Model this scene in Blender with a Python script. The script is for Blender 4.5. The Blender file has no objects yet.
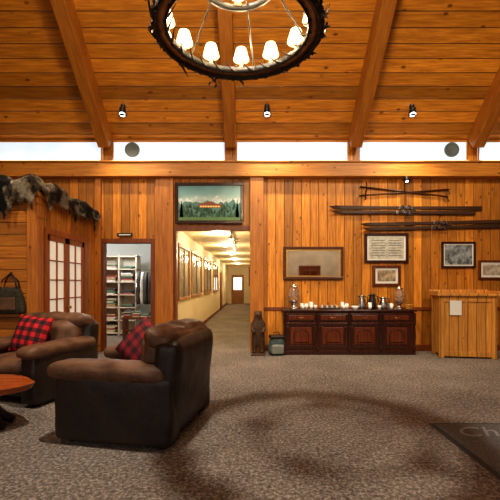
import bpy, bmesh, math, random
from mathutils import Vector, Matrix, noise, Euler
R=random.Random(7)
C=bpy.context
try: C.scene.view_settings.view_transform='Standard'
except: pass
try: C.scene.view_settings.look='Medium High Contrast'
except Exception as ex: print('look',ex)
def link(o,root=None):
    C.scene.collection.objects.link(o)
    if root: o.parent=root
    return o
def empty(name,loc=(0,0,0),rz=0):
    e=bpy.data.objects.new(name,None); e.location=loc; e.rotation_euler=(0,0,rz); e.empty_display_size=.1
    return link(e)
# ---------------------------------------------------------------- materials
class NT:
    def __init__(s,name):
        s.m=bpy.data.materials.new(name); s.m.use_nodes=True
        s.t=s.m.node_tree; s.b=s.t.nodes['Principled BSDF']
    def n(s,ty,**k):
        x=s.t.nodes.new(ty)
        for a,v in k.items(): setattr(x,a,v)
        return x
    def l(s,a,b): s.t.links.new(a,b)
    def math(s,op,a,b=None,clamp=False):
        x=s.n('ShaderNodeMath',operation=op); x.use_clamp=clamp
        for i,v in enumerate((a,b)):
            if v is None: continue
            if isinstance(v,(int,float)): x.inputs[i].default_value=v
            else: s.l(v,x.inputs[i])
        return x.outputs[0]
    def mix(s,f,a,b,bt='MIX'):
        x=s.n('ShaderNodeMix',data_type='RGBA',blend_type=bt)
        for i,v in ((0,f),(6,a),(7,b)):
            if isinstance(v,(int,float)): x.inputs[i].default_value=v
            elif isinstance(v,tuple): x.inputs[i].default_value=(*v[:3],1)
            else: s.l(v,x.inputs[i])
        return x.outputs[2]
    def obj(s):
        t=s.n('ShaderNodeTexCoord'); return t.outputs['Object']
    def noise(s,vec,sc,det=3,rough=.5):
        x=s.n('ShaderNodeTexNoise'); x.inputs['Scale'].default_value=sc; x.inputs['Detail'].default_value=det; x.inputs['Roughness'].default_value=rough
        if vec is not None: s.l(vec,x.inputs['Vector'])
        return x.outputs['Fac']
    def ramp(s,f,stops):
        x=s.n('ShaderNodeValToRGB'); e=x.color_ramp.elements
        while len(e)<len(stops): e.new(.5)
        for i,(p,c) in enumerate(stops): e[i].position=p; e[i].color=(*c,1)
        s.l(f,x.inputs[0]); return x.outputs[0]
    def bump(s,h,st=.3,d=.02):
        x=s.n('ShaderNodeBump'); x.inputs['Strength'].default_value=st; x.inputs['Distance'].default_value=d
        s.l(h,x.inputs['Height']); s.l(x.outputs[0],s.b.inputs['Normal'])
def plain(name,col,rough=.6,metal=0,em=None,es=0,nz=.12,ns=20,trans=0):
    k=NT(name); v=k.obj(); f=k.noise(v,ns)
    c=k.ramp(f,[(.3,tuple(x*(1-nz) for x in col)),(.7,tuple(min(1,x*(1+nz)) for x in col))])
    k.l(c,k.b.inputs['Base Color']); k.b.inputs['Roughness'].default_value=rough; k.b.inputs['Metallic'].default_value=metal
    if trans: k.b.inputs['Transmission Weight'].default_value=trans
    if em: k.b.inputs['Emission Color'].default_value=(*em,1); k.b.inputs['Emission Strength'].default_value=es
    return k.m
def wood(name,dark,light,across='X',along='Z',width=.14,groove=True,knots=True,rough=.42,var=.35,gs=1.0,knotd=1.0):
    k=NT(name); sp=k.n('ShaderNodeSeparateXYZ'); k.l(k.obj(),sp.inputs[0])
    a=sp.outputs[across]; b=sp.outputs[along]; oth=[q for q in 'XYZ' if q not in (across,along)][0]; o=sp.outputs[oth]
    u=k.math('DIVIDE',a,width); idx=k.math('FLOOR',u); fr=k.math('FRACT',u)
    wn=k.n('ShaderNodeTexWhiteNoise',noise_dimensions='1D'); k.l(idx,wn.inputs['W']); rnd=wn.outputs['Value']
    if not groove: rnd=k.math('MULTIPLY',o,0.0)
    sh=k.math('MULTIPLY',rnd,37.0)
    cv=k.n('ShaderNodeCombineXYZ')
    k.l(k.math('MULTIPLY',a,16*gs),cv.inputs[0]); k.l(k.math('ADD',k.math('MULTIPLY',b,1.1*gs),sh),cv.inputs[1]); k.l(k.math('MULTIPLY',o,16*gs),cv.inputs[2])
    g=k.noise(cv.outputs[0],1.6,5,.62)
    col=k.ramp(g,[(.25,dark),(.5,tuple((x+y)/2 for x,y in zip(dark,light))),(.72,light)])
    if groove:
        br=k.math('ADD',k.math('MULTIPLY',rnd,var*2),1-var)
        cc=k.n('ShaderNodeCombineXYZ')
        for i in range(3): k.l(br,cc.inputs[i])
        col=k.mix(1.0,col,cc.outputs[0],'MULTIPLY')
    if knots:
        kv=k.n('ShaderNodeCombineXYZ')
        k.l(k.math('MULTIPLY',a,7.5),kv.inputs[0]); k.l(k.math('ADD',k.math('MULTIPLY',b,4.2),sh),kv.inputs[1])
        vo=k.n('ShaderNodeTexVoronoi'); vo.inputs['Scale'].default_value=.8*knotd; k.l(kv.outputs[0],vo.inputs['Vector'])
        km=k.math('SUBTRACT',1.0,k.math('MULTIPLY',k.math('SUBTRACT',vo.outputs['Distance'],.05),10.0),clamp=True)
        col=k.mix(k.math('MULTIPLY',km,.85),col,tuple(x*.25 for x in dark))
    if groove:
        gm=k.math('MULTIPLY',k.math('SUBTRACT',k.math('ABSOLUTE',k.math('SUBTRACT',fr,.5)),.455),30.0,clamp=True)
        col=k.mix(k.math('MULTIPLY',gm,.92),col,tuple(x*.08 for x in dark))
        h=k.math('SUBTRACT',k.math('MULTIPLY',g,.15),gm); k.bump(h,.5,.01)
    else: k.bump(g,.2,.01)
    k.l(col,k.b.inputs['Base Color']); k.b.inputs['Roughness'].default_value=rough
    return k.m
M_wallV=wood('pine_wall_vertical',(.34,.098,.008),(.76,.315,.038),'X','Z',.19)
M_wallSide=wood('pine_wall_side',(.30,.090,.008),(.68,.28,.035),'Y','Z',.19)
M_wallH=wood('pine_wall_horizontal',(.28,.080,.008),(.60,.24,.03),'Z','X',.19)
M_ceil=wood('pine_ceiling',(.27,.085,.007),(.64,.27,.032),'Y','X',.25,var=.34,rough=.32,knotd=.7)
M_beamX=wood('beam_wood_x',(.36,.125,.014),(.66,.28,.045),'Z','X',.2,groove=False)
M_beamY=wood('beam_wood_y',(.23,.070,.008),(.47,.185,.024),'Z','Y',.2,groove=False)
M_beamZ=wood('beam_wood_z',(.30,.085,.010),(.60,.23,.032),'X','Z',.2,groove=False)
M_trim=wood('dark_trim_wood',(.13,.03,.007),(.27,.075,.015),'X','Z',.2,groove=False,knots=False)
M_mahog=wood('mahogany',(.050,.012,.005),(.20,.045,.014),'X','Z',.2,groove=False,knots=False,rough=.25)
M_mahogd=wood('mahogany_dark',(.022,.007,.005),(.065,.018,.010),'X','Z',.2,groove=False,knots=False,rough=.22)
M_pine=wood('light_pine',(.44,.17,.025),(.78,.38,.08),'X','Z',.17,var=.15)
M_slab=wood('burl_slab',(.22,.04,.010),(.50,.13,.03),'Y','X',.2,groove=False,rough=.15)
M_ski=wood('ski_wood',(.025,.012,.008),(.085,.038,.018),'Z','X',.2,groove=False,knots=False)
M_bark=plain('bark_bronze',(.035,.022,.013),.55,.3,nz=.6,ns=30)
M_bear=plain('carved_dark_wood',(.07,.033,.015),.6,nz=.6,ns=25)
M_iron=plain('black_iron',(.02,.018,.016),.5,.5)
M_black=plain('black_plastic',(.015,.015,.016),.35)
M_steel=plain('brushed_steel',(.55,.55,.55),.25,1)
M_brass=plain('brass',(.6,.36,.12),.35,.9)
M_white=plain('white_ceramic',(.8,.79,.76),.25,nz=.03)
M_paper=plain('paper',(.78,.76,.7),.8,nz=.03)
M_cream=plain('cream_paint',(.74,.62,.40),.7,nz=.04,ns=3)
M_rear=plain('rear_cream_paint',(.70,.62,.48),.7,nz=.15,ns=2)
M_blue=plain('pale_blue_paint',(.50,.53,.52),.7,nz=.04,ns=3)
M_mirror=plain('mirror_glass',(.88,.87,.85),.03,1,nz=.01)
M_curtain=plain('door_sheer_glow',(.74,.70,.62),.35,em=(1,.9,.72),es=.32,nz=.06)  # emission stands in for light coming through from behind the door
M_sky=plain('clerestory_glow_pane',(.45,.52,.58),.5,em=(.72,.87,1.0),es=.70,nz=.25,ns=1.5)  # glow built into the pane to stand in for the lit strip
M_tubeglow=plain('cove_tube',(1,.9,.7),.5,em=(1,.78,.42),es=5.0,nz=.02)
M_shade=plain('lamp_shade',(.85,.72,.5),.8,em=(1,.78,.46),es=1.15,nz=.02)
M_dome=plain('lamp_dome',(.9,.75,.5),.8,em=(1,.78,.44),es=2.4,nz=.02)
M_bulb=plain('bulb',(1,.9,.7),.5,em=(1,.86,.6),es=40,nz=.02)
M_spotl=plain('spot_lens',(1,1,1),.5,em=(.9,.95,1),es=5,nz=.02)
M_clear=plain('clear_glass',(.9,.92,.92),.03,trans=.9,nz=.01)
M_grey=plain('speaker_grey',(.10,.12,.13),.6)
def leather(name,a,b,rough=.5):
    k=NT(name); v=k.obj(); n1=k.noise(v,5,5,.6); n2=k.noise(v,90,2)
    c=k.ramp(n1,[(.3,a),(.7,b)]); k.l(c,k.b.inputs['Base Color']); k.b.inputs['Roughness'].default_value=rough
    k.bump(k.math('ADD',n1,k.math('MULTIPLY',n2,.15)),.45,.025); return k.m
M_suede=leather('brown_suede',(.06,.027,.014),(.20,.10,.052),.55)
M_leath=leather('dark_shaded_leather',(.012,.008,.007),(.04,.024,.018),.40)  # darker leather panels, with shade on the chair put into the colour too
def carpet():
    k=NT('speckled_carpet'); v=k.obj(); f=k.noise(v,32,3,.85); g=k.noise(v,8,3,.6); w=k.noise(v,1.1,3)
    c=k.ramp(f,[(.39,(.028,.020,.015)),(.46,(.13,.10,.080)),(.53,(.255,.21,.175)),(.63,(.60,.53,.46))])
    c=k.mix(.22,c,k.ramp(g,[(.35,(.09,.068,.052)),(.65,(.32,.27,.23))]))
    c=k.mix(.24,c,k.ramp(w,[(.35,(.07,.05,.038)),(.65,(.33,.28,.24))]))
    k.l(c,k.b.inputs['Base Color']); k.b.inputs['Roughness'].default_value=.95; k.bump(f,.8,.03); return k.m
M_carpet=carpet()
def plaid(name,r,m,b):
    k=NT(name); sp=k.n('ShaderNodeSeparateXYZ'); k.l(k.obj(),sp.inputs[0])
    def st(o): return k.math('GREATER_THAN',k.math('FRACT',k.math('ADD',k.math('MULTIPLY',o,8.5),50.3)),.5)
    s=k.math('MULTIPLY',k.math('ADD',st(sp.outputs['X']),st(sp.outputs['Z'])),.5)
    c=k.ramp(s,[(.1,r),(.5,m),(.9,b)])
    k.l(c,k.b.inputs['Base Color']); k.b.inputs['Roughness'].default_value=.85; k.bump(k.noise(k.obj(),120,2),.2,.005); return k.m
M_plaid=plaid('buffalo_plaid',(.58,.015,.02),(.15,.006,.010),(.012,.008,.01))
M_plaidd=plaid('burgundy_plaid',(.24,.012,.018),(.12,.007,.012),(.025,.008,.01))
# ---------------------------------------------------------------- geometry helpers
def mk(name,bm,mat,root=None,loc=(0,0,0),rot=(0,0,0),smooth=False,bevel=0,sub=0):
    me=bpy.data.meshes.new(name); bm.normal_update(); bm.to_mesh(me); bm.free()
    for m in (mat if isinstance(mat,list) else [mat]): me.materials.append(m)
    o=bpy.data.objects.new(name,me); o.location=loc; o.rotation_euler=rot
    if smooth:
        for p in me.polygons: p.use_smooth=True
    if bevel:
        b=o.modifiers.new('b','BEVEL'); b.width=bevel; b.segments=2; b.limit_method='ANGLE'
    if sub:
        s=o.modifiers.new('s','SUBSURF'); s.levels=sub; s.render_levels=sub
    return link(o,root)
def addbox(bm,lo,hi,mi=0):
    x0,y0,z0=lo; x1,y1,z1=hi
    v=[bm.verts.new(p) for p in ((x0,y0,z0),(x1,y0,z0),(x1,y1,z0),(x0,y1,z0),(x0,y0,z1),(x1,y0,z1),(x1,y1,z1),(x0,y1,z1))]
    for f in ((0,3,2,1),(4,5,6,7),(0,1,5,4),(1,2,6,5),(2,3,7,6),(3,0,4,7)):
        bm.faces.new([v[i] for i in f]).material_index=mi
def boxes(name,lst,mat,root=None,bevel=0,loc=(0,0,0),rot=(0,0,0)):
    bm=bmesh.new()
    for q in lst: addbox(bm,q[0],q[1],q[2] if len(q)>2 else 0)
    return mk(name,bm,mat,root,loc,rot,bevel=bevel)
def box(root,name,c,s,mat,bevel=.005,rot=(0,0,0)):
    h=[x/2 for x in s]
    return boxes(name,[((-h[0],-h[1],-h[2]),(h[0],h[1],h[2]))],mat,root,bevel,c,rot)
def lathe(root,name,prof,mat,loc=(0,0,0),rot=(0,0,0),n=24,close=False):
    bm=bmesh.new(); rings=[]
    for r,z in prof:
        rings.append([bm.verts.new((r*math.cos(2*math.pi*i/n),r*math.sin(2*math.pi*i/n),z)) for i in range(n)])
    pr=list(zip(rings,rings[1:]))
    if close: pr.append((rings[-1],rings[0]))
    for a,b in pr:
        for i in range(n): bm.faces.new((a[i],a[(i+1)%n],b[(i+1)%n],b[i]))
    if not close:
        for rg,r in ((rings[0],prof[0][0]),(rings[-1],prof[-1][0])):
            if r<.0015:
                bmesh.ops.remove_doubles(bm,verts=rg,dist=.01)
    bmesh.ops.recalc_face_normals(bm,faces=bm.faces[:])
    return mk(name,bm,mat,root,loc,rot,smooth=True)
def addtube(bm,pts,rad,n=8,mi=0):
    pts=[Vector(p) for p in pts]; prev=None; first=None
    rr=rad if isinstance(rad,list) else [rad]*len(pts)
    for i,p in enumerate(pts):
        d=(pts[min(i+1,len(pts)-1)]-pts[max(i-1,0)]).normalized()
        up=Vector((0,0,1)) if abs(d.z)<.9 else Vector((1,0,0))
        a=d.cross(up).normalized(); b=d.cross(a)
        ring=[bm.verts.new(p+(a*math.cos(2*math.pi*k/n)+b*math.sin(2*math.pi*k/n))*rr[i]) for k in range(n)]
        if prev:
            for k in range(n): 
                f=bm.faces.new((prev[k],prev[(k+1)%n],ring[(k+1)%n],ring[k])); f.smooth=True; f.material_index=mi
        else: first=ring
        prev=ring
    try: bm.faces.new(first).material_index=mi; bm.faces.new(prev[::-1]).material_index=mi
    except: pass
def tube(root,name,pts,rad,mat,n=8):
    bm=bmesh.new(); addtube(bm,pts,rad,n); bmesh.ops.recalc_face_normals(bm,faces=bm.faces[:])
    return mk(name,bm,mat,root)
def soft(root,name,loc,size,r,mat,rot=(0,0,0),puff=(0,0,0),wr=.006,n=14,seed=0,shape=None,sub=1):
    bm=bmesh.new(); bmesh.ops.create_cube(bm,size=2)
    bmesh.ops.subdivide_edges(bm,edges=bm.edges[:],cuts=n,use_grid_fill=True)
    h=Vector(size)/2; inn=Vector([max(.001,q-r) for q in h])
    for v in bm.verts:
        p=v.co.copy(); q=Vector([p[i]*h[i] for i in range(3)])
        c=Vector([max(-inn[i],min(inn[i],q[i])) for i in range(3)]); d=q-c
        if d.length>1e-6: q=c+d.normalized()*r
        q.x+=puff[0]*p.x*(1-p.y**2)*(1-p.z**2); q.y+=puff[1]*p.y*(1-p.x**2)*(1-p.z**2); q.z+=puff[2]*p.z*(1-p.x**2)*(1-p.y**2)
        if shape: q=shape(q,p)
        if wr: q+=noise.noise_vector(q*7+Vector((seed,seed*2,0)))*wr
        v.co=q
    return mk(name,bm,mat,root,loc,rot,smooth=True,sub=sub)
def light(name,ty,loc,energy,col=(1,.8,.55),rad=.05,rot=None,target=None,spot=None,blend=.6,parent=None):
    d=bpy.data.lights.new(name,ty); d.energy=energy; d.color=col
    if ty!='SUN' and ty!='AREA': d.shadow_soft_size=rad
    if spot: d.spot_size=math.radians(spot); d.spot_blend=blend
    o=bpy.data.objects.new(name,d); o.location=loc
    if target: o.rotation_euler=(Vector(target)-Vector(loc)).to_track_quat('-Z','Y').to_euler()
    return link(o,parent)
# ---------------------------------------------------------------- room
YW=8.4
boxes('floor',[((-8,-3,-.1),(8,28,0))],M_carpet)
boxes('wall_back',[((-8,YW,0),(-3.27,YW+.12,4.65)),((-3.27,YW,2.38),(-2.13,YW+.12,4.65)),((-2.13,YW,0),(-1.66,YW+.12,4.65)),
   ((-1.66,YW,2.72),(.0,YW+.12,4.65)),((0,YW,0),(8,YW+.12,4.65))],M_wallV)
boxes('wall_left',[((-8.12,-3,0),(-8,YW+.1,9.6))],M_wallSide)
boxes('wall_right',[((8,-3,0),(8.12,YW+.1,9.6))],M_wallSide)
# rear wall: tall daylight openings on the left and above, painted wall with a door and a window to the right
boxes('wall_rear',[((-8,-3.12,0),(8,-3,.7)),((-8,-3.12,3.4),(8,-3,3.8)),((1.6,-3.12,.7),(4.9,-3,3.4)),((6.2,-3.12,.7),(8,-3,3.4)),
   ((4.9,-3.12,2.75),(6.2,-3,3.4))],M_rear)
lst=[]
for x in (-8,-5.1,-2.0,1.4,4.6,7.7): lst.append(((x,-3.14,.7 if x<1.5 else 3.8),(x+.3,-2.96,4.6)))
for a,b in ((4.9,6.2),):
    m=(a+b)/2; lst+=[((a-.08,-3.05,.62),(b+.08,-2.96,.72)),((a-.08,-3.05,2.70),(b+.08,-2.96,2.8)),((a-.08,-3.05,.7),(a+.03,-2.96,2.75)),((b-.03,-3.05,.7),(b+.08,-2.96,2.75)),((m-.03,-3.05,.7),(m+.03,-2.98,2.75)),((a,-3.05,1.7),(b,-2.98,1.75))]
boxes('trim_rear_windows',lst,M_trim)
d=empty('door_4',(3.1,-2.99,0)); boxes('leaf',[((-.45,-.0,0),(.45,.05,2.3)),((-.55,0,0),(-.45,.08,2.4)),((.45,0,0),(.55,.08,2.4)),((-.55,0,2.3),(.55,.08,2.4))],M_trim,d,bevel=.01)
boxes('door_panels',[((-.34,.05,1.25),(-.05,.065,2.15)),((.05,.05,1.25),(.34,.065,2.15)),((-.34,.05,.2),(-.05,.065,1.1)),((.05,.05,.2),(.34,.065,1.1))],M_mahog,d,bevel=.01)
# sloped ceiling
ang=math.atan(.863); L=(YW-2.6)/math.cos(ang); ZC=4.68
def slab(name,y0,z0,a,Lg,mat):
    bm=bmesh.new(); addbox(bm,(-8.1,0,-.15),(8.1,Lg,0)); return mk(name,bm,mat,None,(0,y0,z0),(a,0,0))
slab('ceiling',YW+.1,ZC-.086,math.pi-ang,L+.1,M_ceil)
zr=ZC+(YW-2.6)*.863
slab('ceiling.001',2.6,zr,math.pi+ang,5.8/math.cos(ang),M_ceil)
for i,x in enumerate((-5.85,-3.14,-.42,2.28,4.9,7.6)):
    bm=bmesh.new(); addbox(bm,(-.12,0,-.02),(.12,L+.05,.37))
    mk('trim_rafter' if i==0 else 'trim_rafter.%03d'%i,bm,M_beamY,None,(x,YW-.01,ZC),(math.pi-ang,0,0),bevel=.01)
boxes('trim_beam',[((-8,YW-.22,3.80),(8,YW,4.10))],M_beamX,bevel=.01)
boxes('trim_ledge',[((-8,YW-.26,4.10),(8,YW,4.13))],M_beamX,bevel=.004)
xs=[-5.73,-3.26,-3.02,-.54,-.30,2.16,2.40,4.78,5.02,7.48]
for i in range(5):
    a,b=xs[2*i],xs[2*i+1]
    w=empty('window_%d'%(i+1),(0,0,0))
    boxes('pane',[((a,YW-.03,4.15),(b,YW-.005,4.60))],M_sky,w)
    boxes('frame',[((a,YW-.05,4.13),(b,YW-.002,4.16)),((a,YW-.04,4.60),(b,YW-.002,4.64)),((a,YW-.05,4.16),(a+.02,YW-.002,4.6)),((b-.02,YW-.05,4.16),(b,YW-.002,4.6))],M_beamX,w)
    t=empty('cove_light',((a+b)/2,YW-.13,4.155)); lathe(t,'tube',[(.001,-(b-a)/2+.02),(.018,-(b-a)/2+.02),(.018,(b-a)/2-.02),(.001,(b-a)/2-.02)],M_tubeglow,rot=(0,math.pi/2,0),n=10)
for x in (-2.58,4.42):
    s=empty('ceiling_speaker',(x,YW-.06,4.42))
    lathe(s,'ring',[(.12,0),(.16,0),(.16,.03),(.12,.03)],M_grey,rot=(math.pi/2,0,0),close=True)
    lathe(s,'cone',[(.001,.01),(.05,.012),(.12,.025)],M_grey,rot=(math.pi/2,0,0))
boxes('trim_post_left',[((-2.08,YW-.1,0),(-1.68,YW,3.8))],M_beamZ,bevel=.01)
boxes('trim_post_right',[((.0,YW-.16,0),(.30,YW,3.8))],M_beamZ,bevel=.01)
boxes('trim_corner_post',[((-3.40,YW-.1,0),(-3.27,YW,3.8))],M_beamZ,bevel=.01)
boxes('trim_door_casing',[((-3.29,YW-.04,2.38),(-2.09,YW+.14,2.48)),((-2.19,YW-.04,0),(-2.09,YW+.14,2.38)),((-3.29,YW-.04,0),(-3.22,YW+.14,2.38))],M_trim,bevel=.006)
boxes('trim_hall_casing',[((-1.68,YW-.03,2.66),(.0,YW+.14,2.76)),((-1.70,YW-.03,0),(-1.62,YW+.14,2.66))],M_trim,bevel=.006)
boxes('baseboard_back',[((.3,YW-.03,0),(8,YW,.14))],M_trim,bevel=.005)
boxes('trim_chair_rail',[((.3,YW-.03,.90),(8,YW,.97))],M_trim,bevel=.005)
# partition
XP=-3.4; YP=6.18; ZP=2.88
boxes('wall_partition_side',[((XP-.1,YP,0),(XP,6.27,ZP)),((XP-.1,6.27,2.42),(XP,7.83,ZP)),((XP-.1,7.83,0),(XP,YW,ZP))],M_wallSide)
boxes('wall_partition_front',[((-8,YP-.1,0),(XP,YP,ZP))],M_wallH)
boxes('trim_partition_post',[((XP-.16,YP-.13,0),(XP+.02,YP+.05,ZP+.02))],M_beamZ,bevel=.01)
boxes('trim_partition_cap',[((-8,YP-.16,ZP),(XP+.05,YP+.04,ZP+.08)),((XP-.16,YP+.04,ZP),(XP+.05,YW,ZP+.08))],M_beamX,bevel=.01)
d=empty('door_1',(XP,0,0))
fr=[((-.06,6.27,2.32),(.03,7.83,2.42)),((-.06,6.27,0),(.03,6.34,2.32)),((-.06,7.76,0),(.03,7.83,2.32))]
for a,b in ((6.34,7.05),(7.05,7.76)):
    fr+=[((-.04,a,0),(.015,a+.09,2.32)),((-.04,b-.09,0),(.015,b,2.32)),((-.04,a,2.22),(.015,b,2.32)),((-.04,a,0),(.015,b,.55))]
    m=(a+b)/2; fr.append(((-.03,m-.012,.55),(.01,m+.012,2.22)))
    for j in range(1,5):
        z=.55+j*(1.67/5); fr.append(((-.03,a+.09,z-.012),(.01,b-.09,z+.012)))
boxes('door_frame',fr,wood('door_wood',(.24,.06,.010),(.46,.14,.025),'Y','Z',.2,groove=False,knots=False),d,bevel=.003)
boxes('panes',[((-.025,6.35,.5),(-.015,7.75,2.3))],M_curtain,d)
for y in (7.02,7.08): lathe(d,'knob',[(.001,.06),(.025,.055),(.03,.04),(.012,.03),(.012,0)],M_brass,loc=(.015,y,1.05),rot=(0,math.pi/2,0),n=14)
# ---------------------------------------------------------------- hall
boxes('wall_hall_left',[((-1.80,YW+.12,0),(-1.66,28,2.8))],M_cream)
boxes('wall_hall_right',[((.0,YW+.12,0),(.12,28,2.8))],M_cream)
boxes('wall_hall_end',[((-1.8,27.8,0),(.12,28,2.8))],M_cream)
boxes('ceiling_hall',[((-1.8,YW+.12,2.75),(.12,28,2.85))],M_cream)
boxes('baseboard_hall',[((-1.66,YW+.14,0),(-1.645,27.8,.12))],M_trim)
M_hw=wood('hall_window_wood',(.24,.09,.02),(.45,.2,.06),'Y','Z',.2,groove=False,knots=False)
M_hg=plain('hall_glass',(.10,.11,.08),.08,em=(1,.8,.5),es=.03)
for i,(a,b) in enumerate(((8.75,10.35),(10.7,12.9),(13.6,16.0),(17,19.5))):
    w=empty('window_%d'%(6+i),(-1.66,0,0)); m=(a+b)/2
    boxes('casing',[((0,a,1.08),(.04,b,1.16)),((0,a,2.35),(.04,b,2.43)),((0,a,1.16),(.04,a+.08,2.35)),((0,b-.08,1.16),(.04,b,2.35)),((0,m-.03,1.16),(.03,m+.03,2.35))],M_hw,w,bevel=.004)
    boxes('glass',[((.002,a,1.1),(.01,b,2.4))],M_hg,w)
d=empty('door_2',(-.9,27.78,0))
boxes('leaf',[((-.45,-.04,0),(.45,0,2.1))],M_hw,d,bevel=.01)
boxes('light_panel',[((-.3,-.05,1.0),(.3,-.03,1.9))],plain('door_light',(.8,.8,.8),em=(1,.95,.85),es=1.5),d)
d=empty('door_3',(-1.645,0,0))
boxes('leaf',[((0,21,0),(.04,22,2.1))],M_trim,d,bevel=.01)
for i in range(2):
    f=empty('framed_picture',(-.0,12+i*4,1.7)); 
    boxes('frame',[((-.04,-.4,-.3),(-.003,.4,.3))],M_trim,f,bevel=.006); boxes('print',[((-.045,-.34,-.24),(-.038,.34,.24))],M_paper,f)
t=empty('track_light',(-.45,8.9,2.72))
boxes('rail',[((-.02,0,-.02),(.02,3.2,.03))],M_black,t)
for j in range(5):
    y=.15+j*.7
    tube(t,'stem_%d'%j,[(0,y,0),(0,y,-.1)],.01,M_black)
    lathe(t,'head_%d'%j,[(.03,.06),(.05,-.05),(.048,-.05),(.001,-.045)],M_white,loc=(0,y,-.13),rot=(0,.5,0),n=14)
    lathe(t,'bulb_%d'%j,[(.001,-.02),(.035,-.03),(.001,-.06)],M_bulb,loc=(-.0,y,-.14),rot=(0,.5,0),n=10)
for j,y in enumerate((9.6,12.5,16,20,24.5)):
    if j: 
        l=empty('ceiling_lamp',(-.8,y,2.72)); lathe(l,'dome',[(.10,.02),(.09,-.02),(.001,-.04)],M_dome,n=18)
    light('hall_light_%d'%j,'POINT',(-.8,y,2.5),46,(1,.84,.58),.12)
# ---------------------------------------------------------------- shop
boxes('wall_shop_back',[((-8,12,0),(-1.8,12.1,2.8))],M_blue)
boxes('wall_shop_right',[((-1.86,YW+.12,0),(-1.80,12,2.8))],M_blue)
boxes('ceiling_shop',[((-8,YW+.12,2.8),(-1.8,12.1,2.88))],M_cream)
light('shop_light','POINT',(-3.4,9.9,2.5),60,(.95,.97,1),.15); light('shop_light','POINT',(-5,10.6,2.5),40,(.95,.97,1),.15)
l=empty('ceiling_lamp',(-3.4,9.9,2.74)); lathe(l,'dome',[(.2,.04),(.18,-.03),(.001,-.07)],M_white,n=18)
s=empty('display_shelf',(-3.98,11.0,0)); 
lst=[((-.75,-.18,0),(-.71,.2,2.3)),((.71,-.18,0),(.75,.2,2.3)),((-.27,-.18,0),(-.23,.2,2.3)),((.22,-.18,0),(.26,.2,2.3)),((-.75,.18,0),(.75,.21,2.3))]
for j in range(7): lst.append(((-.75,-.18,.05+j*.365),(.75,.2,.08+j*.365)))
boxes('carcass',lst,plain('shelf_white',(.62,.56,.46)),s,bevel=.003)
mats=[plain('goods_%d'%i,c) for i,c in enumerate(((.35,.08,.06),(.07,.1,.2),(.6,.55,.45),(.06,.06,.06),(.12,.2,.14),(.7,.7,.7),(.42,.3,.2)))]
bm=bmesh.new()
for j in range(6):
    for x0 in (-.68,-.20,.29):
        z=.08+j*.365
        for q in range(R.randint(2,6)):
            w=R.uniform(.28,.38); h=.038; addbox(bm,(x0,-.14,z),(x0+w,.12,z+h),R.choice((2,2,5,5,3,6,3,4,0))); z+=h+.004
mk('folded_clothing',bm,mats,s,bevel=.01)
g=empty('clothes_rack',(-2.72,10.3,0))
tube(g,'bar',[(-.36,0,0.02),(-.36,0,1.85),(.36,0,1.85),(.36,0,.02)],.018,M_steel); 
tube(g,'foot_left',[(-.36,-.25,.02),(-.36,.25,.02)],.018,M_steel); tube(g,'foot_right',[(.36,-.25,.02),(.36,.25,.02)],.018,M_steel)
for j in range(6):
    def sh(q,p): 
        t=(p.z+1)/2; q.y*=(1-.45*t**4); return q
    soft(g,'garment_%d'%j,(-.27+j*.105,0,1.36),(.095,.48,.86),.04,mats[[3,5,3,3,6,0][j]],shape=sh,wr=.02,n=6,seed=j,sub=0)
g=empty('display_table',(-2.70,9.5,0))
boxes('carcass',[((-.45,-.2,.62),(.45,.2,.66)),((-.43,-.18,0),(-.39,.18,.62)),((.39,-.18,0),(.43,.18,.62)),((-.43,-.16,.3),(.43,.16,.33))],M_trim,g,bevel=.004)
bm=bmesh.new()
for j in range(4):
    z=.66
    for q in range(R.randint(2,6)): addbox(bm,(-.42+j*.21,-.14,z),(-.24+j*.21,.12,z+.03),R.choice((3,5,2,0,4))); z+=.034
mk('folded_goods',bm,mats,g,bevel=.008)
s=empty('door_sign',(-2.75,YW-.045,2.56)); box(s,'plate',(0,0,0),(.34,.02,.08),M_black); box(s,'lettering',(0,-.012,0),(.26,.004,.025),M_paper,0)
# ---------------------------------------------------------------- pictures
def frame(name,x0,x1,z0,z1,inner,fw=.05,mat=M_mahogd,matw=.07):
    f=empty(name,((x0+x1)/2,YW-.003,(z0+z1)/2)); w=(x1-x0)/2; h=(z1-z0)/2
    boxes('frame',[((-w,-.045,-h),(w,0,-h+fw)),((-w,-.045,h-fw),(w,0,h)),((-w,-.045,-h+fw),(-w+fw,0,h-fw)),((w-fw,-.045,-h+fw),(w,0,h-fw))],mat,f,bevel=.008)
    boxes('mat_board',[((-w+fw,-.02,-h+fw),(w-fw,-.008,h-fw))],M_paper,f)
    if inner: boxes('print',[((-w+fw+matw,-.024,-h+fw+matw),(w-fw-matw,-.019,h-fw-matw))],inner,f)
    return f,w-fw,h-fw
def printmat(name,a,b,sc=8):
    k=NT(name); f=k.noise(k.obj(),sc,5,.7); k.l(k.ramp(f,[(.38,a),(.6,b)]),k.b.inputs['Base Color']); k.b.inputs['Roughness'].default_value=.3; return k.m
f,w,h=frame('framed_certificate',2.52,3.49,1.94,2.60,printmat('doc',(.42,.40,.34),(.66,.64,.56),14),.06,M_mahogd,.04)
boxes('text_lines',[((-.33,-.027,.16-.055*j),(-.03,-.0245,.175-.055*j)) for j in range(7)]+[((.04,-.027,.16-.055*j),(.33,-.0245,.175-.055*j)) for j in range(7)],plain('ink',(.2,.18,.16)),f)
frame('framed_picture',2.70,3.32,1.43,1.89,printmat('print_b',(.14,.1,.07),(.55,.42,.28),9),.06,M_mahog,.05)
frame('framed_picture',4.22,4.97,1.83,2.41,printmat('print_c',(.04,.05,.06),(.36,.40,.42),7),.045,M_mahogd,.03)
frame('framed_picture',5.04,5.62,1.58,2.00,printmat('print_d',(.25,.2,.14),(.6,.54,.44),9),.045,M_mahog,.05)
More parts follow.
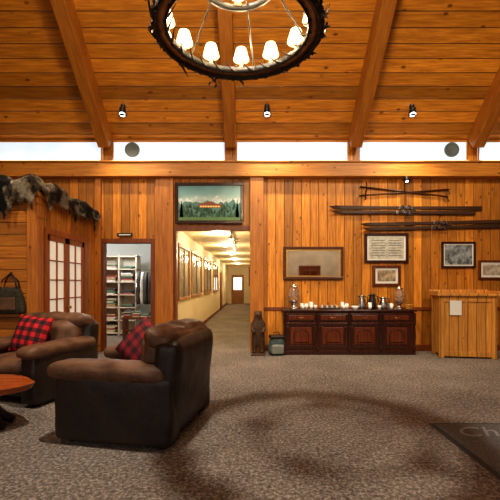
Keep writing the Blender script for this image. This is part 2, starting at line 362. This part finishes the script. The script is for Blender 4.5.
m=empty('wall_mirror',(1.395,YW-.003,1.935)); w,h=.665,.365
M_mfr=wood('mirror_frame_wood',(.05,.016,.007),(.15,.05,.02),'Z','X',.2,groove=False,knots=False,rough=.25)
boxes('frame',[((-w,-.05,-h),(w,0,-h+.07)),((-w,-.05,h-.07),(w,0,h)),((-w,-.05,-h+.07),(-w+.07,0,h-.07)),((w-.07,-.05,-h+.07),(w,0,h-.07))],M_mfr,m,bevel=.015)
boxes('gilt_lip',[((-w+.06,-.045,-h+.06),(w-.06,-.008,-h+.095)),((-w+.06,-.045,h-.095),(w-.06,-.008,h-.06)),((-w+.06,-.045,-h+.095),(-w+.095,-.008,h-.095)),((w-.095,-.045,-h+.095),(w-.06,-.008,h-.095))],M_brass,m)
boxes('glass',[((-w+.07,-.02,-h+.07),(w-.07,-.01,h-.07))],M_mirror,m)
# landscape picture
f,w,h=frame('landscape_picture',-1.64,-.14,2.80,3.70,None,.07,M_mahogd)
f.location.y=YW-.05
k=NT('dusk_sky'); sp=k.n('ShaderNodeSeparateXYZ'); k.l(k.obj(),sp.inputs[0])
k.l(k.ramp(k.math('ADD',k.math('MULTIPLY',sp.outputs['Z'],1.6),k.math('ADD',.06,k.math('MULTIPLY',k.noise(k.obj(),4),.25))),[(.2,(.66,.78,.74)),(.5,(.24,.46,.48)),(.9,(.05,.18,.22))]),k.b.inputs['Base Color']); k.b.inputs['Roughness'].default_value=.3
boxes('sky',[((-w,-.028,-h),(w,-.021,h))],k.m,f)
bm=bmesh.new()
def tri(x,z,ww,hh,y,mi):
    bm.faces.new([bm.verts.new(p) for p in ((x-ww,y,z),(x+ww,y,z),(x,y,z+hh))]).material_index=mi
n=40
for (mi,base,amp,yy,fq,sd) in ((6,.10,.16,-.029,.22,3),(0,.02,.10,-.030,.3,9)):
    vs=[bm.verts.new((-w,yy,-h))]
    for i in range(n+1): vs.append(bm.verts.new((-w+2*w*i/n,yy,base+amp*noise.fractal(Vector((i*fq,sd,1)),1,2,4))))
    vs.append(bm.verts.new((w,yy,-h))); bm.faces.new(vs).material_index=mi
for i in range(200):
    x=R.uniform(-w+.04,w-.04); z=R.uniform(-h+.02,-.08); tri(x,z,.03,R.uniform(.06,.12),-.031-R.random()*.003,1+(i%2))
for i in range(12): tri(R.choice((-w+.07,w-.07)),-h+.02,.05,R.uniform(.3,.5),-.035,1)
def quad(x0,z0,x1,z1,y,mi): bm.faces.new([bm.verts.new(p) for p in ((x0,y,z0),(x1,y,z0),(x1,y,z1),(x0,y,z1))]).material_index=mi
quad(-.22,-.10,.26,-.05,-.036,4); quad(-.24,-.05,.28,-.02,-.036,3); tri(.0,-.02,.18,.06,-.036,3)
for j in range(8): quad(-.2+j*.055,-.09,-.165+j*.055,-.06,-.037,7)
quad(-w,-h,w,-h+.07,-.036,5)
mk('lodge_scene',bm,[plain('far_hill',(.12,.27,.25)),plain('pine_a',(.015,.06,.035)),plain('pine_b',(.05,.13,.07)),plain('roof',(.30,.09,.05)),plain('lodge_wall',(.45,.16,.05)),plain('meadow',(.14,.26,.10)),plain('snow_mountain',(.62,.74,.74),nz=.4,ns=6),plain('lit_windows',(.9,.6,.2),em=(1,.6,.2),es=.4)],f)
# ---------------------------------------------------------------- skis
def ski(root,name,x0,x1,z,y,slope=0):
    bm=bmesh.new(); N=40; prev=None
    for i in range(N+1):
        t=i/N; x=x0+(x1-x0)*t; wd=.048-.010*math.sin(math.pi*t); 
        if t<.06: wd*=max(.08,(t/.06)**.6)
        lift=.10*max(0,(.10-t)/.10)**2
        th=.010+.010*math.sin(math.pi*t)
        zz=z+slope*(t-.5); yy=y-lift
        r=[bm.verts.new(p) for p in ((x,yy,zz-wd),(x,yy-th,zz-wd*.7),(x,yy-th,zz+wd*.7),(x,yy,zz+wd))]
        if prev:
            for k_ in range(4): bm.faces.new((prev[k_],prev[(k_+1)%4],r[(k_+1)%4],r[k_]))
        else: bm.faces.new(r)
        prev=r
    bm.faces.new(prev[::-1]); bmesh.ops.recalc_face_normals(bm,faces=bm.faces[:])
    mk(name,bm,M_ski,root)
    xm=(x0+x1)/2; zm=z
    box(root,name+'_plate',(xm,y-.025,zm),(.30,.015,.06),M_steel,.003)
    bm=bmesh.new()
    for s in (-.08,.07):
        addtube(bm,[(xm+s,y-.02,zm-.04),(xm+s,y-.09,zm-.03),(xm+s,y-.11,zm),(xm+s,y-.09,zm+.03),(xm+s,y-.02,zm+.04)],.013,6)
    addtube(bm,[(xm-.08,y-.1,zm),(xm+.0,y-.07,zm-.05),(xm+.22,y-.04,zm-.06)],.011,6)
    mk(name+'_binding',bm,M_black,root)
def skipair(x0,x1,z,sl):
    e=empty('antique_skis'); ski(e,'ski_upper',x0,x1,z+.05,YW-.05,sl); ski(e,'ski_lower',x0+.05,x1-.15,z-.05,YW-.05,sl)
    for x in (x0+.9,x1-.9): tube(e,'bracket',[(x,YW-.003,z-.12),(x,YW-.1,z-.12),(x,YW-.1,z-.08)],.01,M_black)
skipair(1.72,5.1,3.10,-.02); skipair(2.4,5.95,2.77,.08)
e=empty('ski_poles')
for nm,a,b in (('pole_1',(2.4,3.42),(4.38,3.56)),('pole_2',(2.42,3.62),(4.36,3.40))):
    tube(e,nm,[(a[0],YW-.04,a[1]),(b[0],YW-.04,b[1])],.016,M_ski)
    px,pz=(a[0]+.13,a[1]+(b[1]-a[1])*.065) 
    bm=bmesh.new(); 
    ring=[(px+.015*math.cos(t*math.pi/8),YW-.09+.075*math.cos(t*math.pi/8),pz+.1*math.sin(t*math.pi/8)) for t in range(17)]
    addtube(bm,ring,.010,6); addtube(bm,[ring[0],ring[8]],.006,5); addtube(bm,[ring[4],ring[12]],.006,5); mk(nm+'_basket',bm,M_ski,e)
    tube(e,nm+'_strap',[(b[0]-.05,YW-.04,b[1]),(b[0]+.02,YW-.05,b[1]-.1),(b[0]-.06,YW-.04,b[1]-.12),(b[0]-.1,YW-.04,b[1]-.02)],.008,M_black)
tube(e,'hanger',[(3.4,YW-.003,3.66),(3.4,YW-.05,3.66),(3.4,YW-.05,3.5)],.012,M_black)
e=empty('picture_light',(3.38,YW-.2,3.72)); lathe(e,'head',[(.045,.07),(.06,-.05),(.055,-.05),(.001,-.03)],M_black,rot=(-.5,0,0),n=16); tube(e,'arm',[(0,.19,.05),(0,0,.06)],.012,M_black); lathe(e,'bulb',[(.001,-.03),(.04,-.035),(.001,-.07)],M_spotl,rot=(-.5,0,0),n=12)
# ---------------------------------------------------------------- sideboard
b=empty('sideboard',(2.075,7.92,0)); W=1.38
boxes('carcass',[((-W+.02,.02,.06),(W-.02,.44,.90))],M_mahog,b,bevel=.01)
boxes('top',[((-W-.02,-.03,.90),(W+.02,.44,.945))],M_mahogd,b,bevel=.012)
boxes('plinth',[((-W,0,0),(W,.44,.09))],M_mahogd,b,bevel=.012)
lst=[]; pan=[]
for c in range(4):
    x0=-W+.06+c*.665; x1=x0+.62
    lst.append(((x0,-.005,.70),(x1,.03,.86)))
    pan.append(((x0+.05,-.012,.73),(x1-.05,0,.83)))
    lst+=[((x0,-.005,.12),(x1,.03,.20)),((x0,-.005,.60),(x1,.03,.67)),((x0,-.005,.20),(x0+.08,.03,.60)),((x1-.08,-.005,.20),(x1,.03,.60))]
    pan.append(((x0+.10,.0,.22),(x1-.10,.028,.58)))
boxes('door_rails',lst,M_mahogd,b,bevel=.008); boxes('panels',pan,M_mahog,b,bevel=.012)
for i,x in enumerate((-W+.03,-.665,0,.655,W-.03)):
    lathe(b,'turned_column_%d'%i,[(.03,.1),(.035,.14),(.02,.2),(.032,.4),(.02,.6),(.035,.66),(.03,.88)],M_mahogd,loc=(x,0,0),n=14)
for c in range(4):
    xc=-W+.37+c*.665
    tube(b,'pull_%d'%c,[(xc-.05,-.012,.79),(xc-.03,-.035,.775),(xc+.03,-.035,.775),(xc+.05,-.012,.79)],.006,M_brass,6)
    bm=bmesh.new(); addtube(bm,[(xc+.15*math.cos(t*math.pi/10),-.004,.42+.11*math.sin(t*math.pi/10)) for t in range(11)],.009,6)
    addtube(bm,[(xc-.15,-.004,.42),(xc-.15,-.004,.26),(xc+.15,-.004,.26),(xc+.15,-.004,.42)],.009,6); mk('carving_%d'%c,bm,M_mahogd,b)
ZT=.946
M_tea=plain('tea',(.5,.22,.06),.1)
def dispenser(x,y=8.15,k=1.0):
    e=empty('beverage_dispenser',(x,y,ZT)); e.scale=(k,k,k)
    lathe(e,'base',[(.001,0),(.09,0),(.09,.02),(.05,.03),(.04,.1),(.085,.12),(.001,.12)],M_steel,n=20)
    lathe(e,'jar',[(.001,.12),(.085,.125),(.10,.16),(.10,.36),(.07,.40),(.07,.42)],M_clear,n=24)
    lathe(e,'lid',[(.001,.42),(.078,.42),(.078,.44),(.02,.46),(.018,.49),(.001,.50)],M_steel,n=20)
    tube(e,'spigot',[(0,-.09,.16),(0,-.13,.16),(0,-.13,.12)],.01,M_steel)
    lathe(e,'drink',[(.001,.13),(.085,.135),(.088,.26),(.001,.26)],M_tea,n=20)
dispenser(.94,8.16,1.1); dispenser(3.20)
def carafe(x,y,mat,h=.27):
    e=empty('coffee_carafe',(x,y,ZT))
    lathe(e,'body',[(.001,0),(.075,0),(.08,.03),(.078,h*.6),(.05,h*.82),(.05,h*.9),(.055,h*.92),(.03,h),(.001,h)],mat,n=22)
    tube(e,'handle',[(.05,0,h*.86),(.12,0,h*.84),(.13,0,h*.5),(.078,0,h*.25)],.011,M_black)
    tube(e,'spout',[(-.045,0,h*.85),(-.085,0,h*.92)],[.02,.008],M_black)
carafe(2.40,8.16,M_steel,.3); carafe(2.63,8.18,M_black,.32); carafe(2.86,8.16,M_steel,.26)
for i,(x,y) in enumerate(((1.12,8.06),(1.21,8.16),(1.30,8.05),(1.40,8.14),(1.12,8.24),(1.32,8.24),(1.98,8.02),(2.07,8.12),(2.0,8.22),(2.72,7.98),(2.98,8.0),(2.52,7.98))):
    e=empty('cup_stack',(x,y,ZT))
    for j in range(1+i%3): 
        lathe(e,'cup_%d'%j,[(.001,0),(.028,0),(.04,.085),(.037,.085),(.026,.008),(.001,.008)],M_white,loc=(0,0,j*.03),n=18)
e=empty('serving_tray',(1.69,8.1,ZT)); boxes('tray',[((-.2,-.13,0),(.2,.13,.012)),((-.2,-.13,.012),(-.19,.13,.035)),((.19,-.13,.012),(.2,.13,.035)),((-.19,-.13,.012),(.19,-.12,.035)),((-.19,.12,.012),(.19,.13,.035))],M_mahogd,e,bevel=.003)
bm=bmesh.new()
for j in range(10): addbox(bm,(-.17+j*.034,-.08,.012),(-.145+j*.034,.05,.07+R.random()*.02),j%3)
mk('tea_packets',bm,[M_paper,mats[0],mats[4]],e)
e=empty('bowl',(2.22,8.02,ZT)); lathe(e,'bowl_body',[(.001,0),(.04,0),(.045,.01),(.09,.07),(.085,.07),(.04,.015),(.001,.012)],M_white,n=24)
e=empty('napkin_stand',(3.04,8.24,ZT)); boxes('holder',[((-.05,-.03,0),(.05,.03,.01)),((-.05,-.03,.01),(.05,-.025,.1)),((-.05,.025,.01),(.05,.03,.1)),],M_steel,e); boxes('napkins',[((-.045,-.02,.012),(.045,.02,.12))],M_paper,e)
e=empty('wicker_basket',(3.37,8.06,ZT))
bm=bmesh.new()
for j in range(6): addtube(bm,[((.06+.003*j)*math.cos(t*math.pi/8),(.06+.003*j)*math.sin(t*math.pi/8),.01+j*.016) for t in range(17)],.008,5)
mk('weave',bm,M_pine,e)
lathe(e,'lining',[(.001,.004),(.056,.004),(.07,.085)],M_paper,n=16)
# ---------------------------------------------------------------- podium cabinet
p=empty('wooden_podium',(4.37,7.80,0),math.radians(-9))
boxes('body',[((-.50,-.23,.06),(.50,.23,1.24))],M_pine,p,bevel=.006)
boxes('corner_posts',[((-.53,-.26,.0),(-.44,-.17,1.24)),((.44,-.26,.0),(.53,-.17,1.24)),((-.53,.17,.0),(-.44,.26,1.24)),((.44,.17,.0),(.53,.26,1.24)),((-.44,-.255,0.03),(.44,-.22,.13)),((-.44,-.255,1.12),(.44,-.22,1.24)),((-.05,-.25,.13),(.01,-.22,1.12))],M_pine,p,bevel=.008)
boxes('top',[((-.58,-.31,1.24),(.58,.30,1.29)),((-.58,.25,1.29),(.58,.30,1.36)),((-.58,-.31,1.29),(-.53,.30,1.34)),((.53,-.31,1.29),(.58,.30,1.34))],M_pine,p,bevel=.008)
boxes('notice',[((-.34,-.265,.86),(-.12,-.256,1.15))],M_paper,p)
# ---------------------------------------------------------------- bear carving and backpack
def skin(name,pts,edges,rad,mat,root,sub=2):
    me=bpy.data.meshes.new(name); me.from_pydata(pts,edges,[]); o=bpy.data.objects.new(name,me); link(o,root); me.materials.append(mat)
    m_=o.modifiers.new('sk','SKIN')
    for i,v in enumerate(me.skin_vertices[0].data): v.radius=(rad[i],rad[i]); v.use_root=(i==0)
    m_.use_smooth_shade=True
    s=o.modifiers.new('ss','SUBSURF'); s.levels=sub; s.render_levels=sub; return o
e=empty('carved_bear_statue',(.17,7.98,0))
skin('bear',[(0,0,.34),(0,0,.52),(0,0,.68),(0,-.02,.80),(0,-.06,.86),(0,-.14,.85),(.08,0,.2),(.08,-.02,.06),(-.08,0,.2),(-.08,-.02,.06),(.11,-.03,.62),(.12,-.1,.5),(.06,-.15,.48),(-.11,-.03,.62),(-.12,-.1,.5),(-.06,-.15,.48),(.06,0,.9),(-.06,0,.9),(.08,-.07,.05),(-.08,-.07,.05)],
 [(0,1),(1,2),(2,3),(3,4),(4,5),(0,6),(6,7),(0,8),(8,9),(2,10),(10,11),(11,12),(2,13),(13,14),(14,15),(4,16),(4,17),(7,18),(9,19)],
 [.12,.13,.10,.08,.075,.03,.07,.05,.07,.05,.05,.04,.035,.05,.04,.035,.022,.022,.04,.04],M_bear,e)
boxes('stump',[((-.15,-.17,0),(.15,.13,.04))],M_bear,e,bevel=.015)
e=empty('backpack',(.55,7.95,0),.2); Mg=plain('teal_canvas',(.07,.10,.09),.8,nz=.3)
def sh(q,p):
    t=(p.z+1)/2; q.x*=(1-.3*t*t); return q
soft(e,'body',(0,0,.2),(.36,.22,.4),.09,Mg,shape=sh,wr=.015,seed=3)
soft(e,'pocket',(0,-.12,.13),(.26,.09,.2),.04,plain('grey_canvas',(.2,.21,.18),.8),wr=.008,seed=5)
soft(e,'lid',(0,-.01,.38),(.30,.24,.07),.03,M_leath,wr=.01,seed=6)
tube(e,'strap',[(-.08,.0,.4),(-.06,0,.47),(.06,0,.47),(.08,0,.4)],.01,M_leath)
# ---------------------------------------------------------------- armchairs
def armchair(loc,rz,sc=1.0):
    e=empty('armchair',loc,rz); e.scale=(sc,)*3
    box(e,'base',(0,.02,.22),(.98,.98,.26),M_leath,.03)
    for i,x in enumerate((-.45,.45)):
        soft(e,'arm_panel_%d'%i,(x,0,.33),(.23,1.10,.60),.05,M_leath,puff=(.015,.01,0),wr=.006,seed=i)
        soft(e,'arm_pad_%d'%i,(x,-.06,.64),(.30,1.10,.14),.065,M_suede,puff=(0,.02,.025),wr=.018,seed=i+4)
    soft(e,'seat_cushion',(0,-.10,.44),(.68,.86,.2),.08,M_suede,puff=(0,.03,.04),wr=.012,seed=9)
    soft(e,'back_shell',(0,.46,.50),(1.10,.24,.88),.09,M_leath,rot=(-.10,0,0),puff=(0,.02,.02),wr=.01,seed=12)
    soft(e,'back_cushion',(0,.32,.76),(.84,.30,.42),.13,M_suede,rot=(-.16,0,0),puff=(.02,.05,.03),wr=.025,seed=15)
    soft(e,'head_roll',(0,.40,.93),(1.02,.30,.17),.08,M_suede,rot=(-.1,0,0),puff=(.02,.02,.03),wr=.03,seed=18)
    for x in (-.46,.46):
        for y in (-.42,.44): lathe(e,'foot',[(.03,0),(.04,.06),(.04,.1)],M_mahogd,loc=(x,y,0),n=12)
    return e
armchair((-1.155,4.02,0),math.radians(-101),1.06)
armchair((-2.93,5.2,0),math.radians(-17),1.03)
def pillow(loc,rot,s=.46,mat=None):
    def sh(q,p):
        k_=(1-abs(p.x)**2.5)*(1-abs(p.z)**2.5); q.y=p.y*(.012+.10*max(0,k_)**.5); 
        q.z*=1-.06*(1-p.x**2); q.x*=1-.06*(1-p.z**2); return q
    return soft(None,'throw_pillow',loc,(s,.2,s),.01,mat or M_plaid,rot=rot,shape=sh,wr=.004,n=16)
pillow((-2.98,5.17,.80),(-.35,.1,math.radians(-12)),.52)
pillow((-1.21,4.24,.80),(-.55,.55,math.radians(-38)),.50,M_plaidd)
# coffee table
t=empty('coffee_table',(-2.95,3.95,0))
bm=bmesh.new(); N=40; top=[];bot=[]
for i in range(N):
    a=2*math.pi*i/N; r=1+.13*noise.noise(Vector((math.cos(a)*1.8,math.sin(a)*1.8,4)))+.05*noise.noise(Vector((math.cos(a)*6,math.sin(a)*6,1)))
    top.append(bm.verts.new((.66*r*math.cos(a),.42*r*math.sin(a),.46))); bot.append(bm.verts.new((.62*r*math.cos(a),.39*r*math.sin(a),.39)))
bm.faces.new(top); bm.faces.new(bot[::-1])
for i in range(N): bm.faces.new((bot[i],bot[(i+1)%N],top[(i+1)%N],top[i]))
mk('live_edge_slab',bm,M_slab,t,bevel=.008)
bm=bmesh.new()
for i in range(9):
    a=i*.7; addtube(bm,[(.05*math.cos(a),.05*math.sin(a),.4),(.16*math.cos(a+.3),.12*math.sin(a+.3),.24),(.32*math.cos(a+.5),.22*math.sin(a+.5),.1),(.46*math.cos(a+.4),.3*math.sin(a+.4),.035)],[.11,.085,.06,.035],9)
mk('root_base',bm,M_bark,t)
# ---------------------------------------------------------------- floor mat
e=empty('floor_mat',(2.95,3.42,0))
boxes('rubber_border',[((-1.05,-.63,0),(1.05,.63,.008))],plain('rubber',(.04,.04,.04),.7),e,bevel=.004)
boxes('pile',[((-1.0,-.58,.008),(1.0,.58,.016))],plain('mat_pile',(.125,.12,.12),.95,nz=.5,ns=90),e)
cu=bpy.data.curves.new('lettering','FONT'); cu.body='Chalet'; cu.size=.34; cu.extrude=.001; cu.shear=.4
cu.materials.append(plain('mat_letter',(.27,.27,.27),.9)); o=bpy.data.objects.new('lettering',cu); o.location=(-.92,.26,.0175); link(o,e)
# ---------------------------------------------------------------- hides on partition
def fur(name,cols): 
    k=NT(name); f=k.noise(k.obj(),4.5,3,.6); g=k.noise(k.obj(),60,2)
    c=k.ramp(f,[(.42,cols[0]),(.52,cols[1]),(.60,cols[2])]); c=k.mix(k.math('MULTIPLY',g,.5),c,(0.015,.01,.008)); k.l(c,k.b.inputs['Base Color']); k.b.inputs['Roughness'].default_value=.75; return k.m
def hide(name,axis,a0,a1,base,cols,seed,mound=.16):
    e=empty(name); bm=bmesh.new(); NU,NV=46,34; g=[]
    for i in range(NU+1):
        u=i/NU; t=a0+(a1-a0)*u; row=[]
        env=max(.02,math.sin(math.pi*u))**.4
        Ln=base*env*(1+.9*noise.noise(Vector((u*4,seed,0))))+.2*max(0,math.cos((u-.16)*16))**6*(u<.35)+.2*max(0,math.cos((u-.84)*16))**6*(u>.65)
        for j in range(NV+1):
            v=-.30*env+(Ln+.30*env)*j/NV
            nz_=noise.noise(Vector((t*2.2,v*2.2,seed)))
            if v<0: off=v; z=ZP+.12+mound*env*math.sin(math.pi*min(1,-v/.3+.25))*(1+.5*nz_)
            else: off=.06+.03*nz_+.03*math.sin(t*14+seed)*min(1,v*5); z=ZP+.12+mound*env*math.sin(math.pi*.25)*(1+.5*nz_)*max(0,1-v/.12)-v
            off+=.03
            row.append(bm.verts.new((XP+.04+off,t,z) if axis=='y' else (t,YP-.15-off,z)))
        g.append(row)
    for i in range(NU):
        for j in range(NV):
            bm.faces.new((g[i][j],g[i+1][j],g[i+1][j+1],g[i][j+1]))
    bm.normal_update()
    fs=bm.faces[:]; bl=[]
    for f in fs:
      for rep in range(9):
        c=Vector((0,0,0)); ws=[R.random() for _ in f.verts]; sw=sum(ws)
        for vv,ww in zip(f.verts,ws): c+=vv.co*(ww/sw)
        nn=f.normal.copy()
        out=Vector((1,0,.3)) if axis=='y' else Vector((0,-1,.3))
        if nn.dot(out)<0: nn=-nn
        dd=(nn*.45+Vector((R.uniform(-.35,.35),R.uniform(-.35,.35),-.8))).normalized()*R.uniform(.04,.085)
        s_=Vector((R.uniform(-1,1),R.uniform(-1,1),0)).normalized()*.0045
        bl.append((c-s_,c+s_,c+dd))
    for a,b_,c_ in bl: bm.faces.new([bm.verts.new(a),bm.verts.new(b_),bm.verts.new(c_)])
    mk('pelt',bm,fur(name+'_fur',cols),e,smooth=True)
    return e
hide('fur_pelt','x',-4.5,-3.72,.40,[(.008,.006,.006),(.02,.014,.012),(.32,.28,.22)],2,.24)
hide('fur_pelt','x',-3.84,-3.30,.20,[(.60,.52,.40),(.22,.15,.09),(.03,.018,.012)],5,.20)
hide('fur_pelt','y',6.02,7.1,.14,[(.50,.42,.31),(.13,.075,.04),(.016,.010,.007)],8,.18)
hide('fur_pelt','y',6.95,8.25,.20,[(.010,.006,.004),(.05,.028,.015),(.42,.35,.26)],11,.14)
# tote bag on partition
e=empty('tote_bag',(-3.80,YP-.16,1.22)); Mo=plain('olive_canvas',(.05,.045,.028),.85,nz=.4)
def sh(q,p):
    t=(p.z+1)/2; q.x*=(1-.45*t*t); return q
soft(e,'bag_body',(0,0,0),(.50,.12,.42),.05,Mo,shape=sh,wr=.012,seed=8)
soft(e,'pocket',(0,-.07,-.05),(.26,.04,.2),.018,M_suede,wr=.005,seed=2)
for y in (-.04,.04): tube(e,'handle',[(-.13,y,.18),(-.10,y,.32),(0,y*.3,.42),(.10,y,.32),(.13,y,.18)],.012,M_black)
tube(e,'hook',[(0,.05,.44),(0,-.0,.44),(0,0,.40)],.01,M_iron)
# ---------------------------------------------------------------- chandelier
CX,CY,CZ=-.105,3.3,3.69
ch=empty('chandelier',(CX,CY,CZ))
lathe(ch,'outer_hoop',[(.69,-.05),(.715,-.05),(.72,.05),(.69,.05)],M_bark,n=72,close=True)
lathe(ch,'wood_ring',[(.62,-.02),(.69,-.02),(.69,.02),(.62,.02)],plain('ring_wood',(.40,.17,.05),.4,nz=.5,ns=12),n=72,close=True)
lathe(ch,'inner_hoop',[(.605,-.03),(.62,-.03),(.62,.03),(.605,.03)],M_iron,n=72,close=True)
lathe(ch,'upper_hoop',[(.33,.42),(.36,.42),(.36,.47),(.33,.47)],M_iron,n=48,close=True)
bm=bmesh.new()
for i in range(72):
    a=2*math.pi*i/72+R.uniform(-.04,.04); r0=.71
    zz=R.uniform(-.04,.04); out=R.uniform(.0,.09); dz=R.uniform(-.11,.20); da=R.uniform(-.26,.26)
    P=lambda t:(( r0+out*t)*math.cos(a+da*t),(r0+out*t)*math.sin(a+da*t),zz+dz*t*t)
    addtube(bm,[P(0),P(.33),P(.66),P(1)],[.017,.014,.010,.003],6)
    if i%2==0:
        p=Vector(P(.6)); addtube(bm,[p,p+Vector((.03*math.cos(a+.8),.03*math.sin(a+.8),.05)),p+Vector((.04*math.cos(a),.04*math.sin(a),.10))],[.010,.007,.002],5)
    for q in range(4):
        p=Vector(P(R.random())); d1=Vector((R.uniform(-1,1),R.uniform(-1,1),R.uniform(-1,1))).normalized()*.045; d2=Vector((R.uniform(-1,1),R.uniform(-1,1),R.uniform(-1,1))).normalized()*.018
        bm.faces.new([bm.verts.new(p),bm.verts.new(p+d1*.5+d2),bm.verts.new(p+d1),bm.verts.new(p+d1*.5-d2)])
    if i%3==0:
        Q=lambda t:((.63-.08*t)*math.cos(a+.25*t),(.63-.08*t)*math.sin(a+.25*t),-.02+.07*t*t)
        addtube(bm,[Q(0),Q(.5),Q(1)],[.012,.009,.003],5)
for s in (0,1):
    addtube(bm,[((.71+.02*math.sin(1.3*t+s*3))*math.cos(t*2*math.pi/90),(.71+.02*math.sin(1.3*t+s*3))*math.sin(t*2*math.pi/90),.05*math.cos(1.3*t+s*3)) for t in range(91)],.014,6)
mk('antler_branches',bm,M_bark,ch)
bm=bmesh.new()
for i in range(6):
    a=2*math.pi*i/6+.3; addtube(bm,[(.66*math.cos(a),.66*math.sin(a),.02),(.345*math.cos(a),.345*math.sin(a),.44)],.008,6); addtube(bm,[(.345*math.cos(a),.345*math.sin(a),.46),(0,0,1.15)],.008,6)
addtube(bm,[(0,0,1.1),(0,0,5.55)],.012,8)
mk('chains',bm,M_iron,ch)
M_wax=plain('candle_wax',(.7,.55,.3))
def lamp(i,r,a,z,pw):
    x,y=r*math.cos(a),r*math.sin(a)
    lathe(ch,'candle_%d'%i,[(.001,.0),(.035,.0),(.04,.02),(.016,.025),(.015,.13),(.001,.13)],M_wax,loc=(x,y,z),n=12)
    lathe(ch,'shade_%d'%i,[(.085,.11),(.050,.225),(.048,.225),(.083,.11)],M_shade,loc=(x,y,z),n=20,close=True)
    lathe(ch,'bulb_%d'%i,[(.001,.13),(.024,.15),(.026,.18),(.012,.205),(.001,.215)],M_bulb,loc=(x,y,z),n=12)
    light('bulb_light_%d'%i,'POINT',(x,y,z+.27),pw,(1,.76,.46),.03,parent=ch)
for i in range(13): lamp(i,.655,2*math.pi*i/13+.10,.02,14)
for i in range(5): lamp(20+i,.345,2*math.pi*i/5+.35,.46,9)
# ---------------------------------------------------------------- ceiling spots, then out-of-view spots with added fill
def cspot(x,tx,en,i):
    e=empty('unseen_spotlight',(x,7.84,5.12))
    lathe(e,'canopy',[(.05,.05),(.05,.0),(.02,-.02),(.001,-.02)],M_black,n=14)
    lathe(e,'head',[(.06,.08),(.075,-.08),(.07,-.08),(.001,-.05)],M_black,loc=(0,-.02,-.1),rot=(.25,0,0),n=18)
    lathe(e,'lens',[(.001,-.075),(.06,-.07),(.06,-.06)],M_spotl,loc=(0,-.02,-.1),rot=(-.35,0,0),n=16)
    light('spot_%d'%i,'SPOT',(x,7.5,4.9),en,(1,.84,.58),.05,target=(tx,8.4,1.6),spot=95,blend=.9)
cspot(-2.62,-2.4,120,0); cspot(.35,.9,200,1); cspot(3.34,3.3,220,2); 
def unseen_spot(nm,loc,target,en,size,rad=.06,col=(1,.88,.70)):
    e=empty('unseen_spotlight',loc); rot=(Vector(target)-Vector(loc)).to_track_quat('-Z','Y').to_euler()  # head out of view; the fill ones are added to brighten the room
    lathe(e,'head',[(.09,.2),(.11,.02),(.105,.02),(.001,.08)],M_black,rot=rot,n=18)
    zc=ZC-.02+(YW-loc[1])*.863 if loc[1]>2.6 else zr-(2.6-loc[1])*.863
    tube(e,'stem',[(0,0,.15),(0,0,max(.3,zc-loc[2]))],.015,M_black)
    light(nm,'SPOT',loc,en,col,rad,target=target,spot=size,blend=.7)
unseen_spot('spot_key',(-.80,2.95,7.0),(.4,4.0,0),1200,85,.10,(1,.93,.80))
unseen_spot('spot_fill_l',(-3.6,2.0,6.8),(-3.2,6.8,1.6),560,70,.25)  # added fill for the left side, from an unseen spot
unseen_spot('spot_fill_r',(4.2,2.0,6.8),(4.2,8.0,1.8),720,75,.25)  # added fill for the right-hand wall, out of view
unseen_spot('spot_up',(0.5,1.0,6.2),(0.5,8.4,5.6),560,120,.4,(1,.86,.60))  # added wash over the ceiling boards, from an unseen head
unseen_spot('spot_rear',(3.4,.2,6.4),(3.4,-3,2.2),500,70,.2)
w=bpy.data.worlds.new('w'); C.scene.world=w; w.use_nodes=True
w.node_tree.nodes['Background'].inputs[0].default_value=(1,.95,.88,1); w.node_tree.nodes['Background'].inputs[1].default_value=1.15
cam=bpy.data.cameras.new('camera'); cam.sensor_width=36; cam.lens=380/500*36; cam.shift_y=.066; cam.clip_start=.05
co=bpy.data.objects.new('camera',cam); co.location=(0,0,1.5); co.rotation_euler=(math.pi/2,0,0); link(co); C.scene.camera=co
